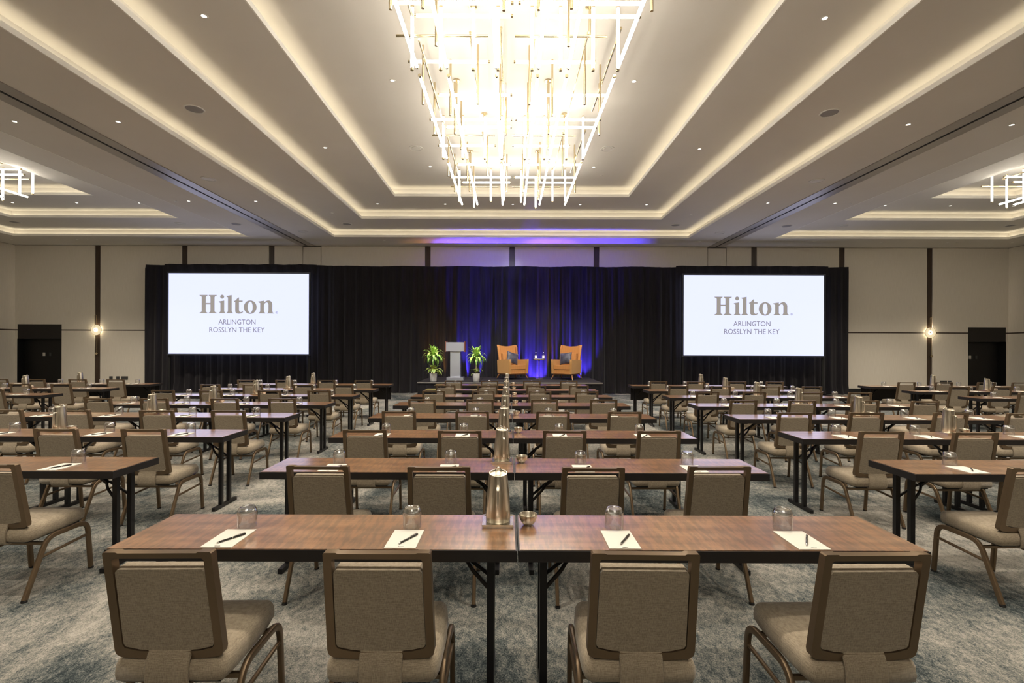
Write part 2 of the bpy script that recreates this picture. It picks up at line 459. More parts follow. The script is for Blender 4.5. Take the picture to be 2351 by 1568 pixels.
for k, (n0, n1) in enumerate(NICHE):
    d = link('door_%d' % (k + 1), mk('door', M['niche'], lambda bm: bxa(bm, n0, n1, YF + .27, YF + .3, 0, 1.93)))
    tag(d, kind='structure', label='black service door recess in the %s corner of the back wall' % ('left' if k == 0 else 'right'))
    link('header_panel', mk('header_panel', M['niche2'], lambda bm: bxa(bm, n0, n1, YF + .02, YF + .3, 1.93, 2.475)), d)
    link('jamb', mk('jamb', M['niche'], lambda bm: (bxa(bm, n0, n0 + .012, YF + .005, YF + .27, 0, 1.93), bxa(bm, n1 - .012, n1, YF + .005, YF + .27, 0, 1.93))), d)
    for q, (dx, w, mm) in enumerate(((.72, .085, 'plate'), (.83, .02, 'plate_dark'), (.97, .07, 'plate_dark'))):
        xx = n0 + dx if k == 0 else n0 + dx - .45
        link('switch_plate', mk('switch_plate', M[mm], lambda bm: bxa(bm, xx, xx + w, YF + .25, YF + .27, 1.28, 1.41), bevel=.004), d)

def side_wall(name, x, s):
    w = link(name, mk(name, M['dark_wood'], lambda bm: bxa(bm, min(x, x + s * .3), max(x, x + s * .3), YB, YF + .4, 0, Z0 + .3)))
    tag(w, kind='structure')
    y = YF
    while y > YB + .5:
        y2 = max(y - 3.2, YB)
        for z0, z1 in ((.17, ZT - .02), (ZT + .025, Z0 - .012)):
            link('wall_panel', mk('wall_panel', M['wall'], lambda bm: bxa(bm, min(x, x - s * .02), max(x, x - s * .02), y2 + .1, y - (.0 if y == YF else .1), z0, z1)), w)
        y = y2
    return w
side_wall('wall_left', XL - .02, -1); side_wall('wall_right', XR + .02, 1)
tag(link('wall_rear', mk('wall_rear', M['wall'], lambda bm: bxa(bm, XL - .3, XR + .3, YB - .1, YB, 0, Z0 + .3))), kind='structure')

# partition tracks
for k, (c, s) in enumerate(((-7.56, 1), (7.68, -1))):
    t = link('trim_%d' % (k + 1), mk('trim', M['track'], lambda bm: (bxa(bm, c - .26, c - .03, YB, YF, Z0 - .018, Z0), bxa(bm, c + .03, c + .26, YB, YF, Z0 - .018, Z0))))
    tag(t, kind='structure', label='metal partition track running along the ceiling')
    link('slot', mk('slot', M['black'], lambda bm: bxa(bm, c - .03, c + .03, YB, YF, Z0 - .006, Z0 - .002)), t)

# ------------------------------------------------------------------ downlights
dl_trim = mk('trim_ring', M['white_trim'], lambda bm: lathe(bm, [(.032, -.001), (.034, -.005), (.050, -.005), (.054, 0), (.032, 0)], 20), smooth=True)
dl_lens = mk('lens', M['lens'], lambda bm: lathe(bm, [(0, -.002), (.030, -.002), (.032, -.001)], 20))
dl_dim = mk('lens', M['lens_dim'], lambda bm: lathe(bm, [(0, -.002), (.030, -.002), (.032, -.001)], 20))
spk_ring = mk('rim', M['white_trim'], lambda bm: lathe(bm, [(.135, 0), (.135, -.01), (.155, -.01), (.16, 0)], 28), smooth=True)
spk_g = mk('grille', M['grey_grille'], lambda bm: lathe(bm, [(0, -.006), (.12, -.006), (.135, -.002)], 28))
spk_gw = mk('grille', M['white_trim'], lambda bm: lathe(bm, [(0, -.008), (.095, -.008), (.10, -.002), (.135, -.002)], 28))
spr = mk('sprinkler_cover', M['white_trim'], lambda bm: lathe(bm, [(0, -.008), (.04, -.008), (.045, 0)], 16), smooth=True)
ld = bpy.data.lights.new('downlight_beam', 'SPOT'); ld.energy = P_DOWN; ld.color = (1, .90, .74); ld.spot_size = math.radians(105); ld.spot_blend = .8; ld.shadow_soft_size = .05
def zone(x): return 'left bay' if x < -7.6 else 'right bay' if x > 7.7 else 'centre bay'
def downlight(x, y, z, label, beam=True):
    r = build('downlight', [('trim_ring', dl_trim), ('lens', dl_lens if beam else dl_dim)], (x, y, z), 0, label, 'ceiling light', 'recessed ceiling downlights')
    if beam:
        l = bpy.data.objects.new('beam', ld); COL.objects.link(l); l.parent = r; l.location = (0, 0, -.03)
ORD = ['first', 'second', 'third', 'fourth', 'fifth', 'sixth', 'seventh', 'eighth', 'ninth', 'tenth', 'eleventh', 'twelfth', 'thirteenth', 'fourteenth', 'fifteenth', 'sixteenth', 'seventeenth', 'eighteenth']
DIST = {3.8: 'behind the viewer', 8.2: 'nearest', 12.65: 'farther of the pair'}
for s, xs in (('left', (-8.37, -6.62)), ('right', (6.72, 8.47))):
    for q, x in enumerate(xs):
        outer = (q == 0) == (s == 'left')
        for y, dn in ((-.7, 'rearmost'), (3.75, 'overhead'), (8.2, 'nearer'), (12.65, 'farther')):
            downlight(x, y, Z0, '%s recessed downlight on the %s side of the %s partition track' % (dn, 'outer' if outer else 'inner', s))
bw = [-17.7, -15.37, -13.04, -10.72, -8.42, -6.63, -4.46, -2.2, .05, 2.3, 4.5, 6.75, 8.52, 10.85, 13.2, 15.55, 17.85]
for i, x in enumerate(bw):
    downlight(x, 17.25, Z0, 'small downlight by the back wall, %s from the left in the soffit above it' % ORD[i], beam=False)
for s, x in (('left', -3.97), ('right', 4.07)):
    for y, dn in ((2.1, 'overhead'), (6.29, 'nearest large'), (10.43, 'middle')):
        downlight(x, y, Z2, '%s downlight in the second tray step on the %s of the big chandelier' % (dn, s))
for i, x in enumerate((-3.95, -1.93, .09, 2.10, 4.08)):
    downlight(x, 14.5, Z2, 'downlight at the far end of the centre tray, %s from the left' % ORD[i])
for s, x in (('left', -2.0), ('right', 2.1)):
    for y, dn in ((4.2, 'overhead'), (8.25, 'nearer'), (12.17, 'farther')):
        downlight(x, y, Z3, '%s downlight in the top tray close to the %s side of the chandelier' % (dn, s))
for s, x in (('left', -5.34), ('right', 5.45)):
    downlight(x, 14.6, Z1, 'tiny downlight in the lowest tray step, far %s corner of the centre bay' % s, beam=False)
for s, xs in (('left', (-14.85, -12.93, -11.05)), ('right', (11.2, 13.15, 15.05))):
    for i, x in enumerate(xs):
        downlight(x, 14.5, Z2, 'downlight at the far end of the %s bay tray, %s from the left' % (s, ORD[i]))
        if i != 1:
            for y, dn in ((10.4, 'middle'), (6.3, 'near')):
                downlight(x, y, Z2, '%s downlight in the %s bay tray, on its %s side' % (dn, s, 'left' if i == 0 else 'right'))
SPK = [(-5.36, 8.24, Z1, 1), (5.46, 8.30, Z1, 1), (-5.33, 15.9, Z1, 1), (5.43, 15.9, Z1, 1), (-16.1, 15.8, Z1, 1), (16.3, 15.8, Z1, 1),
       (-6.81, 10.98, Z0, 0), (6.93, 10.98, Z0, 0), (-6.79, 15.95, Z0, 0), (6.90, 15.95, Z0, 0), (-10.8, 15.9, Z1, 0), (10.9, 15.9, Z1, 0),
       (-2.14, 11.05, Z3, 0), (2.22, 11.05, Z3, 0), (-8.95 + .5, 15.0, Z0, 1), (8.55, 15.0, Z0, 1)]
names = ['grey round speaker in the lowest tray step, nearer, left of centre bay', 'grey round speaker in the lowest tray step, nearer, right of centre bay',
         'grey round speaker in the lowest tray step, far left corner of centre bay', 'grey round speaker in the lowest tray step, far right corner of centre bay',
         'grey round speaker in the far left corner of the left bay', 'grey round speaker in the far right corner of the right bay',
         'white double-ring ceiling disc by the left partition track, nearer', 'white double-ring ceiling disc by the right partition track, nearer',
         'white double-ring ceiling disc by the left partition track, farther', 'white double-ring ceiling disc by the right partition track, farther',
         'white double-ring ceiling disc at the far end of the left bay tray', 'white double-ring ceiling disc at the far end of the right bay tray',
         'white double-ring ceiling disc left of the big chandelier', 'white double-ring ceiling disc right of the big chandelier',
         'grey round speaker outside the left partition track', 'grey round speaker outside the right partition track']
for (x, y, z, g), nm in zip(SPK, names):
    build('ceiling_speaker', [('rim', spk_ring), ('grille', spk_g if g else spk_gw)], (x, y, z), 0, nm, 'speaker', 'round ceiling speakers')
for (x, y, z), nm in zip([(-8.72, 12.66, Z0), (-6.15 - .12, 12.66, Z0), (8.86, 12.66, Z0), (2.4, 12.77, Z3), (-1.9, 17.25, Z0), (1.9, 17.25, Z0), (-15.0, 17.25, Z0), (15.9, 17.25, Z0), (8.75, 17.25, Z0)],
        ['outside the left partition track', 'inside the left partition track', 'outside the right partition track', 'in the top tray right of the chandelier', 'over the back wall, left of the middle', 'over the back wall, right of the middle', 'over the back wall in the left bay', 'over the back wall in the right bay', 'over the back wall beside the right track']):
    single('sprinkler_cover', spr, (x, y, z), label='small flat sprinkler cover ' + nm, cat='sprinkler', group='sprinkler covers in the ceiling')

# ------------------------------------------------------------------ chandeliers
RT = .021
def stick(bm, p, q, r=RT): cyl(bm, p, q, r, 10)
TUBES = {}
def tubes(L_, axis, lit):
    key = (round(L_, 3), axis, lit)
    if key not in TUBES:
        d = Vector({'x': (1, 0, 0), 'y': (0, 1, 0), 'z': (0, 0, 1)}[axis])
        body = mk('tube' if lit else 'rod', M['tube'] if lit else M['brass'], lambda bm: cyl(bm, d * (-L_ / 2 + (.03 if lit else 0)), d * (L_ / 2 - (.03 if lit else 0)), RT if lit else .017, 10), smooth=True)
        cap = mk('end_cap', M['brass'], lambda bm: cyl(bm, d * (-.015), d * .015, RT + .001, 10), smooth=True) if lit else None
        TUBES[key] = (body, cap)
    return TUBES[key]
canopy = mk('canopy', M['brass'], lambda bm: lathe(bm, [(0, 0), (.06, 0), (.06, -.025), (.012, -.03), (0, -.03)], 18), smooth=True)
def chandelier(name, label, cols, starts, dz=0.):
    root = build(name, [], (cols[0], starts[0], Z3), 0, label, 'chandelier')
    def add(L_, axis, lit, x, y, zz):
        b, c = tubes(L_, axis, lit)
        o = link('luminous_tube' if lit else 'brass_rod', b, root, (x - root.location.x, y - root.location.y, EYE + zz + dz - Z3))
        if c:
            d = Vector({'x': (1, 0, 0), 'y': (0, 1, 0), 'z': (0, 0, 1)}[axis]) * (L_ / 2 - .015)
            link('end_cap', c, o, d); link('end_cap', c, o, -d)
    for cx in cols:
        for k, s in enumerate(starts):
            for x in (-1.19, -.81, -.18): add(2.80, 'y', 1, cx + x, s + 1.49, 3.57)
            for x, a, b in ((-1.23, .25, 2.75), (-.53, .1, 2.5), (-.12, .0, 2.2)): add(b - a, 'y', 0, cx + x, s + (a + b) / 2, 4.14)
            add(1.20, 'x', 1, cx - .57, s + 1.55, 4.07); add(1.49, 'x', 1, cx - .71, s + 2.50, 4.12)
            add(1.20, 'x', 1, cx - .57, s + 2.58, 4.02); add(1.20, 'x', 1, cx - .90, s + .86, 4.20)
            add(1.20, 'x', 0, cx - .89, s + .05, 4.06)
            for x in (-1.27, -.9, -.48, -.16): add(.84, 'z', 1, cx + x, s, 4.0)
            for x, y in ((-1.27, .78), (-1.255, 1.77), (-.91, 1.12), (-.915, 1.75), (-.87, 2.38), (-.47, .77), (-.07, 1.78), (-.155, 1.25)): add(.86, 'z', 0, cx + x, s + y, 3.96)
            for x, y in ((-.50, .15), (-.91, 1.95)):
                add(.40, 'z', 0, cx + x, s + y, 4.33 - dz)
                link('canopy', canopy, root, (cx + x - root.location.x, s + y - root.location.y, 0))
        e = starts[-1] + 2.97
        for x, zz in ((-1.27, 4.06), (-.9, 3.92), (-.48, 4.08), (-.16, 4.08)): add(.84, 'z', 1, cx + x, e, zz)
        add(1.20, 'x', 0, cx - .89, e + .05, 4.06)
    return root
chandelier('chandelier', 'large lattice chandelier of glowing tubes and brass rods over the middle of the room', (0., 1.55), (-5.60, -2.63, .34, 3.31, 6.28, 9.25))  # rearmost modules added behind the camera to light the chair backs
chandelier('chandelier', 'glowing tube lattice chandelier in the left bay, cut by the left photo edge', (-11.7,), (3.16, 6.13, 9.10), .10)
chandelier('chandelier', 'glowing tube lattice chandelier in the right bay, cut by the right photo edge', (13.25, 14.75)[:1], (3.16, 6.13, 9.10), 0.)

# ------------------------------------------------------------------ wall sconces and outlets
def sconce(x, label):
    disc = mk('glass_disc', M['sconce_glass'], lambda bm: cyl(bm, (0, -.05, 0), (0, -.035, 0), .195, 36))
    core = mk('lamp', M['sconce_core'], lambda bm: cyl(bm, (-.01, -.062, 0), (-.01, -.052, 0), .07, 24))
    rim = mk('rim', M['brass'], lambda bm: sweep(bm, [Vector((.2 * math.cos(2 * PI * k / 40), -.045, .2 * math.sin(2 * PI * k / 40))) for k in range(41)], rrect(.012, .012, .003, 1), up=(0, 1, 0)))
    hook = mk('hook', M['brass'], lambda bm: (sweep(bm, fillet([(-.035, -.065, .12), (-.035, -.065, .56), (.025, -.065, .56), (.025, -.065, .18)], .03), rrect(.014, .014, .005), up=(0, 1, 0)), cyl(bm, (-.035, -.075, 0), (-.035, -.05, 0), .022, 12)), smooth=True)
    rod = mk('drop_rod', M['brass'], lambda bm: (cyl(bm, (.03, -.05, -.19), (.03, -.05, -.84), .010, 8), cyl(bm, (.03, -.07, -.88), (.03, -.035, -.88), .04, 16), cyl(bm, (.03, -.035, -.88), (.03, .02, -.88), .012, 8)))
    r = build('wall_sconce', [('glass_disc', disc), ('lamp', core), ('rim', rim), ('hook', hook), ('drop_rod', rod)], (x, YF, ZT + .01), 0, label, 'wall lamp', 'disc wall sconces on the pilasters')
    l = bpy.data.lights.new('sconce_glow', 'POINT'); l.energy = 7; l.color = (1, .85, .58); l.shadow_soft_size = .01
    lo = bpy.data.objects.new('sconce_glow', l); COL.objects.link(lo); lo.parent = r; lo.location = (0, -.022, 0)
sconce(-15.45, 'glowing glass disc wall lamp with brass rods left of the left screen')
sconce(15.74, 'glowing glass disc wall lamp with brass rods right of the right screen')
plate = mk('wall_outlet', M['plate_dark'], lambda bm: bxa(bm, -.06, .06, -.015, 0, -.06, .06), bevel=.004)
for i, x in enumerate((-14.92, -14.66, -14.47, -14.35)):
    single('wall_outlet', plate, (x, YF, .47), label='dark wall plate low on the wall near the left sconce, %s from the left' % ORD[i], cat='outlet', group='outlets low on the back wall')
for i, x in enumerate((16.2, 16.33, 16.5)):
    single('wall_outlet', plate, (x, YF, .42), label='dark wall plate low on the wall near the right sconce, %s from the left' % ORD[i], cat='outlet', group='outlets low on the back wall')

# ------------------------------------------------------------------ drapes
def drape(x0, x1, y, ztop, seed, amp=.038, holes=None):
    rnd = random.Random(seed); n = int((x1 - x0) / .035)
    ph = [rnd.uniform(0, 6.28) for _ in range(6)]
    zs = [.012, .10, .35, .9, 1.8, 3.0, 4.0, ztop - .16, ztop - .06, ztop]
    bm = bmesh.new(); grid = []
    wob = [rnd.uniform(-1, 1) for _ in range(n + 1)]
    for j, z in enumerate(zs):
        row = []
        t = z / ztop
        for i in range(n + 1):
            x = x0 + (x1 - x0) * i / n
            a = amp * (1.25 - .7 * t)
            f = math.sin(x * 17 + ph[0] + 1.8 * math.sin(x * 1.3 + ph[1])) + .7 * math.sin(x * 31 + ph[2] + .9 * math.sin(x * 2.9 + z * .35 + ph[3])) + .5 * math.sin(x * 5.3 + z * .5 + ph[4]) + .25 * wob[i]
            yy = y + a * f * (.35 if j >= len(zs) - 2 else 1) - (.10 * max(0, math.sin(x * 2.2 + ph[5])) if z < .2 else 0) * (1 - z / .2 if z < .2 else 0)
            zz = z + (.012 * math.sin(x * 3 + ph[2]) if j == len(zs) - 1 else 0)
            row.append(bm.verts.new((x, yy, zz)))
        grid.append(row)
    for a, b in zip(grid, grid[1:]):
        for i in range(n): bm.faces.new((a[i], a[i + 1], b[i + 1], b[i]))
    return finish('stage_drape', bm, M['drape'], smooth=True, angle=180)
YD = 17.62
for x0, x1, zt, lab, sd in ((-13.20, -6.42, 4.62, 'black pipe-and-drape curtain around the left projection screen', 1),
                            (-6.44, 6.28, 4.60, 'black pleated curtain behind the stage', 2),
                            (6.26, 12.30, 4.61, 'black pipe-and-drape curtain around the right projection screen', 3)):
    d = drape(x0, x1, YD, zt, sd, .05 if sd == 2 else .038)
    single('stage_drape', d, (0, 0, 0), label=lab, cat='curtain', group='black stage drapes')
# smooth top valances over the screens
for x0, x1, lab, sd in ((-12.35, -6.9, 'black gathered valance above the left screen', 5), (5.95, 11.4, 'black gathered valance above the right screen', 6)):
    bm = bmesh.new(); n = 90; rr = random.Random(sd); g = []
    for j, z in enumerate((4.27, 4.36, 4.48, 4.60)):
        g.append([bm.verts.new((x0 + (x1 - x0) * i / n, 17.36 + .02 * math.sin(i * .9 + j * .5) + .012 * rr.uniform(-1, 1), z + .008 * math.sin(i * .33))) for i in range(n + 1)])
    for a, b in zip(g, g[1:]):
        for i in range(n): bm.faces.new((a[i], a[i + 1], b[i + 1], b[i]))
    single('valance', finish('valance', bm, M['drape'], smooth=True, angle=180), (0, 0, 0), label=lab, cat='curtain', group='valances above the screens')

# ------------------------------------------------------------------ screens with lettering
def circ(cx, cz, rx, rz, n=28): return [(cx + rx * math.cos(2 * PI * k / n), cz + rz * math.sin(2 * PI * k / n)) for k in range(n)]
def serif_word(bm, s, ox, oz, y):
    """seriffed word; units measured on the photo, s metres per unit, origin at the left end of the baseline"""
    T = lambda l: [(ox + x * s, oz + z * s) for x, z in l]
    def P(poly, holes=None): prism(bm, T(poly), y - .004, y, [T(h) for h in holes] if holes else None)
    def stem(x0, x1, ztop, sl, sr, bl, br, flag=0):
        w = 5
        P([(x0 - bl, 0), (x1 + br, 0), (x1 + br, w - 1), (x1 + 2, w + 4), (x1, w + 10), (x1, ztop - (0 if not sr else w + 10)), *( [(x1 + 2, ztop - w - 4), (x1 + sr, ztop - w + 1), (x1 + sr, ztop)] if sr else [(x1, ztop)]),
           *( [(x0 - sl, ztop), (x0 - sl, ztop - w + 1), (x0 - 2, ztop - w - 4), (x0, ztop - w - 10)] if sl and not flag else [(x0 - sl, ztop - 6), (x0 - sl, ztop - 10), (x0, ztop - 16)]), (x0, w + 10), (x0 - 2, w + 4), (x0 - bl, w - 1)])
    stem(14, 40, 117, 14, 11, 14, 11); stem(70, 96, 117, 11, 14, 11, 14)
    P([(38, 57), (72, 57), (72, 66), (38, 66)])
    stem(134, 158, 82, 10, 0, 9, 8, 1); P(circ(145, 106, 12.5, 12.5))
    stem(182, 206, 117, 9, 0, 9, 8, 1)
    # t
    P([(229, 74), (222, 74), (222, 79), (229, 82), (247, 100), (253, 102), (253, 82), (276, 82), (276, 74), (253, 74), (253, 24), (255, 13), (262, 8), (270, 9), (278, 13), (280, 9), (268, 0), (252, -3), (238, 0), (230, 8), (229, 22)])
    P(circ(325, 40, 41, 43.5), [circ(325, 40, 16, 36)[::-1]])
    # n
    stem(389, 413, 82, 12, 0, 10, 9, 1)
    P([(413, 56), (420, 66), (430, 71), (438, 68), (442, 58), (442, 15), (440, 9), (438, 4), (433, 4), (433, 0), (478, 0), (478, 4), (470, 6), (467, 15), (467, 60), (462, 74), (450, 83), (438, 84), (425, 79), (413, 68)])
def text_mesh(body, size, sx, material, name, bold=0.):
    cu = bpy.data.curves.new('t', 'FONT'); cu.body = body; cu.size = size; cu.align_x = 'CENTER'; cu.offset = bold
    cu.extrude = .002; cu.resolution_u = 3
    o = bpy.data.objects.new('t', cu); COL.objects.link(o)
    bpy.context.view_layer.update()
    me = bpy.data.meshes.new_from_object(o.evaluated_get(bpy.context.evaluated_depsgraph_get()))
    bpy.data.objects.remove(o); me.name = name
    me.transform(Matrix.Diagonal((sx, 1, 1, 1))); me.transform(Matrix.Rotation(PI / 2, 4, 'X'))
    me.materials.clear(); me.materials.append(material); return me
YS = 17.2; KS = F / YS
def fit(me, w):
    xs = [v.co.x for v in me.vertices]; k = w / (max(xs) - min(xs)); me.transform(Matrix.Diagonal((k, 1, 1, 1)))
    xs = [v.co.x for v in me.vertices]; me.transform(Matrix.Translation((-(max(xs) + min(xs)) / 2, 0, 0))); return me
SX = 322 / KS; SZ0, SZ1 = EYE - 16.5 / KS, EYE + 168 / KS
surf = mk('surface', M['screen'], lambda bm: bxa(bm, -SX / 2, SX / 2, 0, .02, 0, SZ1 - SZ0))
def framef(bm):
    t = .055; h = SZ1 - SZ0
    prism(bm, [(-SX / 2 - t, -t), (SX / 2 + t, -t), (SX / 2 + t, h + t), (-SX / 2 - t, h + t)], -.02, .05, [[(-SX / 2, 0), (-SX / 2, h), (SX / 2, h), (SX / 2, 0)]])
frame = mk('frame', M['screen_frame'], framef)
def legf(bm):
    for sx in (-1, 1):
        bxa(bm, sx * SX / 2 - .03, sx * SX / 2 + .03, .03, .08, -SZ0, .1); bxa(bm, sx * SX / 2 - .03, sx * SX / 2 + .03, -.45, .3, -SZ0 + .002, -SZ0 + .05)
legs = mk('stand', M['black'], legf)
word = bmesh.new(); u = 171 / KS / 478.0
serif_word(word, u, (458 - 548) / KS, (815 - 722) / KS, -.002)
word = finish('lettering', word, M['logo'])
reg = mk('registered_mark', M['logo2'], lambda bm: (prism(bm, circ(87 / KS, 95 / KS, 2.6 / KS, 2.6 / KS, 16), -.006, -.002, [circ(87 / KS, 95 / KS, 2.1 / KS, 2.1 / KS, 16)[::-1]])))
regR = text_mesh('R', 4.2 / KS, 1, M['logo2'], 'registered_mark'); regR.transform(Matrix.Translation((87 / KS, -.004, 93.5 / KS)))
capk = .729
t1 = fit(text_mesh('ARLINGTON', 12.2 / KS / capk, 1, M['logo2'], 'lettering'), 85 / KS); t1.transform(Matrix.Translation((-4 / KS, -.004, 67.5 / KS)))
t2 = fit(text_mesh('ROSSLYN THE KEY', 12.2 / KS / capk, 1, M['logo2'], 'lettering'), 127 / KS); t2.transform(Matrix.Translation((-4 / KS, -.004, 49.5 / KS)))
for xc, lab in ((548, 'large lit projection screen with lettering on the left of the stage'), (1730, 'large lit projection screen with lettering on the right of the stage')):
    build('projection_screen', [('surface', surf, [('lettering', word), ('lettering', t1), ('lettering', t2), ('registered_mark', reg), ('registered_mark', regR)]), ('frame', frame), ('stand', legs)],
          ((xc - VX) / KS, YS, SZ0), 0, lab, 'screen', 'projection screens')

# ------------------------------------------------------------------ stage
SXL, SXR, SY0, SY1, SZ = -2.80, 2.84, 14.75, 17.28, .60
def stage():
    parts = []
    xs = [SXL, -.91, .95, SXR]
    for i in range(3):
        top = mk('deck', M['stage_top'], lambda bm: bxa(bm, xs[i] + .004, xs[i + 1] - .004, SY0, SY1, SZ - .06, SZ))
        edge = mk('edge_trim', M['track'], lambda bm: bxa(bm, xs[i] + .004, xs[i + 1] - .004, SY0 - .012, SY0, SZ - .035, SZ - .001))
        parts.append(('deck', top, [('edge_trim', edge)]))
    bm = bmesh.new()
    pts = [(SXL + .01, SY1 - .05), (SXL + .01, SY0 + .02), (SXR - .01, SY0 + .02), (SXR - .01, SY1 - .05)]
    row = []
    for (ax, ay), (bx_, by) in zip(pts, pts[1:]):
        n = int(math.hypot(bx_ - ax, by - ay) / .04)
        for k in range(n):
            t = k / n; o = .012 * math.sin(k * 1.3)
            row.append((ax + (bx_ - ax) * t + (o if abs(bx_ - ax) < .1 else 0), ay + (by - ay) * t + (o if abs(by - ay) < .1 else 0)))
    lo = [bm.verts.new((x, y, .003)) for x, y in row]; hi = [bm.verts.new((x, y, SZ - .06)) for x, y in row]
    for k in range(len(row) - 1): bm.faces.new((lo[k], lo[k + 1], hi[k + 1], hi[k]))
    parts.append(('skirt', finish('skirt', bm, M['drape'], smooth=True, angle=180)))
    build('stage', parts, (0, 0, 0), 0, 'low black carpeted stage platform with skirt in front of the curtain', 'stage')
stage()

# uplights on the floor between stage and drape
can = mk('housing', M['black'], lambda bm: lathe(bm, [(0, 0), (.04, 0), (.05, .02), (.05, .14), (.042, .14), (.042, .12), (0, .12)], 18), smooth=True)
UP = [(-2.95, (.55, .22, .02), 14, 'amber'), (-1.55, (.07, .04, 1), 130, 'blue'), (-1.0, (.07, .04, 1), 100, 'blue'), (.62, (.07, .04, 1), 90, 'blue'), (.98, (.08, .04, 1), 110, 'blue'), (1.45, (1, .4, .03), 18, 'amber'), (2.62, (.07, .04, 1), 100, 'blue'), (-2.35, (1, .4, .05), 12, 'amber')]
for i, (x, c, p, nm) in enumerate(sorted(UP)):
    l = bpy.data.lights.new('uplight_beam', 'SPOT'); l.energy = p * P_BLUE / 160; l.color = c; l.spot_size = math.radians(80 if .9 < x < 1.2 else 56 if x > 2.5 else 30 if nm == 'blue' else 26); l.spot_blend = .6; l.shadow_soft_size = .03
    em = mat('uplight_lens_' + nm + str(i), (.1, .1, .1), .4, emit=c, estr=6)
    lens = mk('lens', em, lambda bm: lathe(bm, [(0, .125), (.042, .125)], 16))
    r = build('uplight', [('housing', can), ('lens', lens)], (x, 17.34, 0), 0, '%s uplight on the floor behind the stage, %s from the left' % (nm, ORD[i]), 'spotlight', 'uplights behind the stage')
    lo = bpy.data.objects.new('uplight_beam', l); COL.objects.link(lo); lo.parent = r; lo.location = (0, 0, .15)
    lo.rotation_euler = (PI - math.radians(5), 0, 0)
# stage wash lamps in the ceiling
def wash(x, y, z, tx, ty, tz, e, c, size, blend=.4):
    l = bpy.data.lights.new('stage_wash', 'SPOT'); l.energy = e; l.color = c; l.spot_size = math.radians(size); l.spot_blend = blend; l.shadow_soft_size = .06
    o = bpy.data.objects.new('stage_wash', l); COL.objects.link(o); o.location = (x, y, z)
    o.rotation_euler = (Vector((tx, ty, tz)) - Vector((x, y, z))).to_track_quat('-Z', 'Y').to_euler()
wash(-2.0, 8.25, Z3 - .06, -1.6, 15.6, 1.2, 420, (.88, .93, 1), 24)
wash(2.1, 8.25, Z3 - .06, 1.4, 16.2, 1.6, 520, (.88, .92, 1), 26)
wash(.1, 7.3, Z3 - .06, -.1, 17.6, 3.5, 900, (.62, .66, 1), 24, .8)

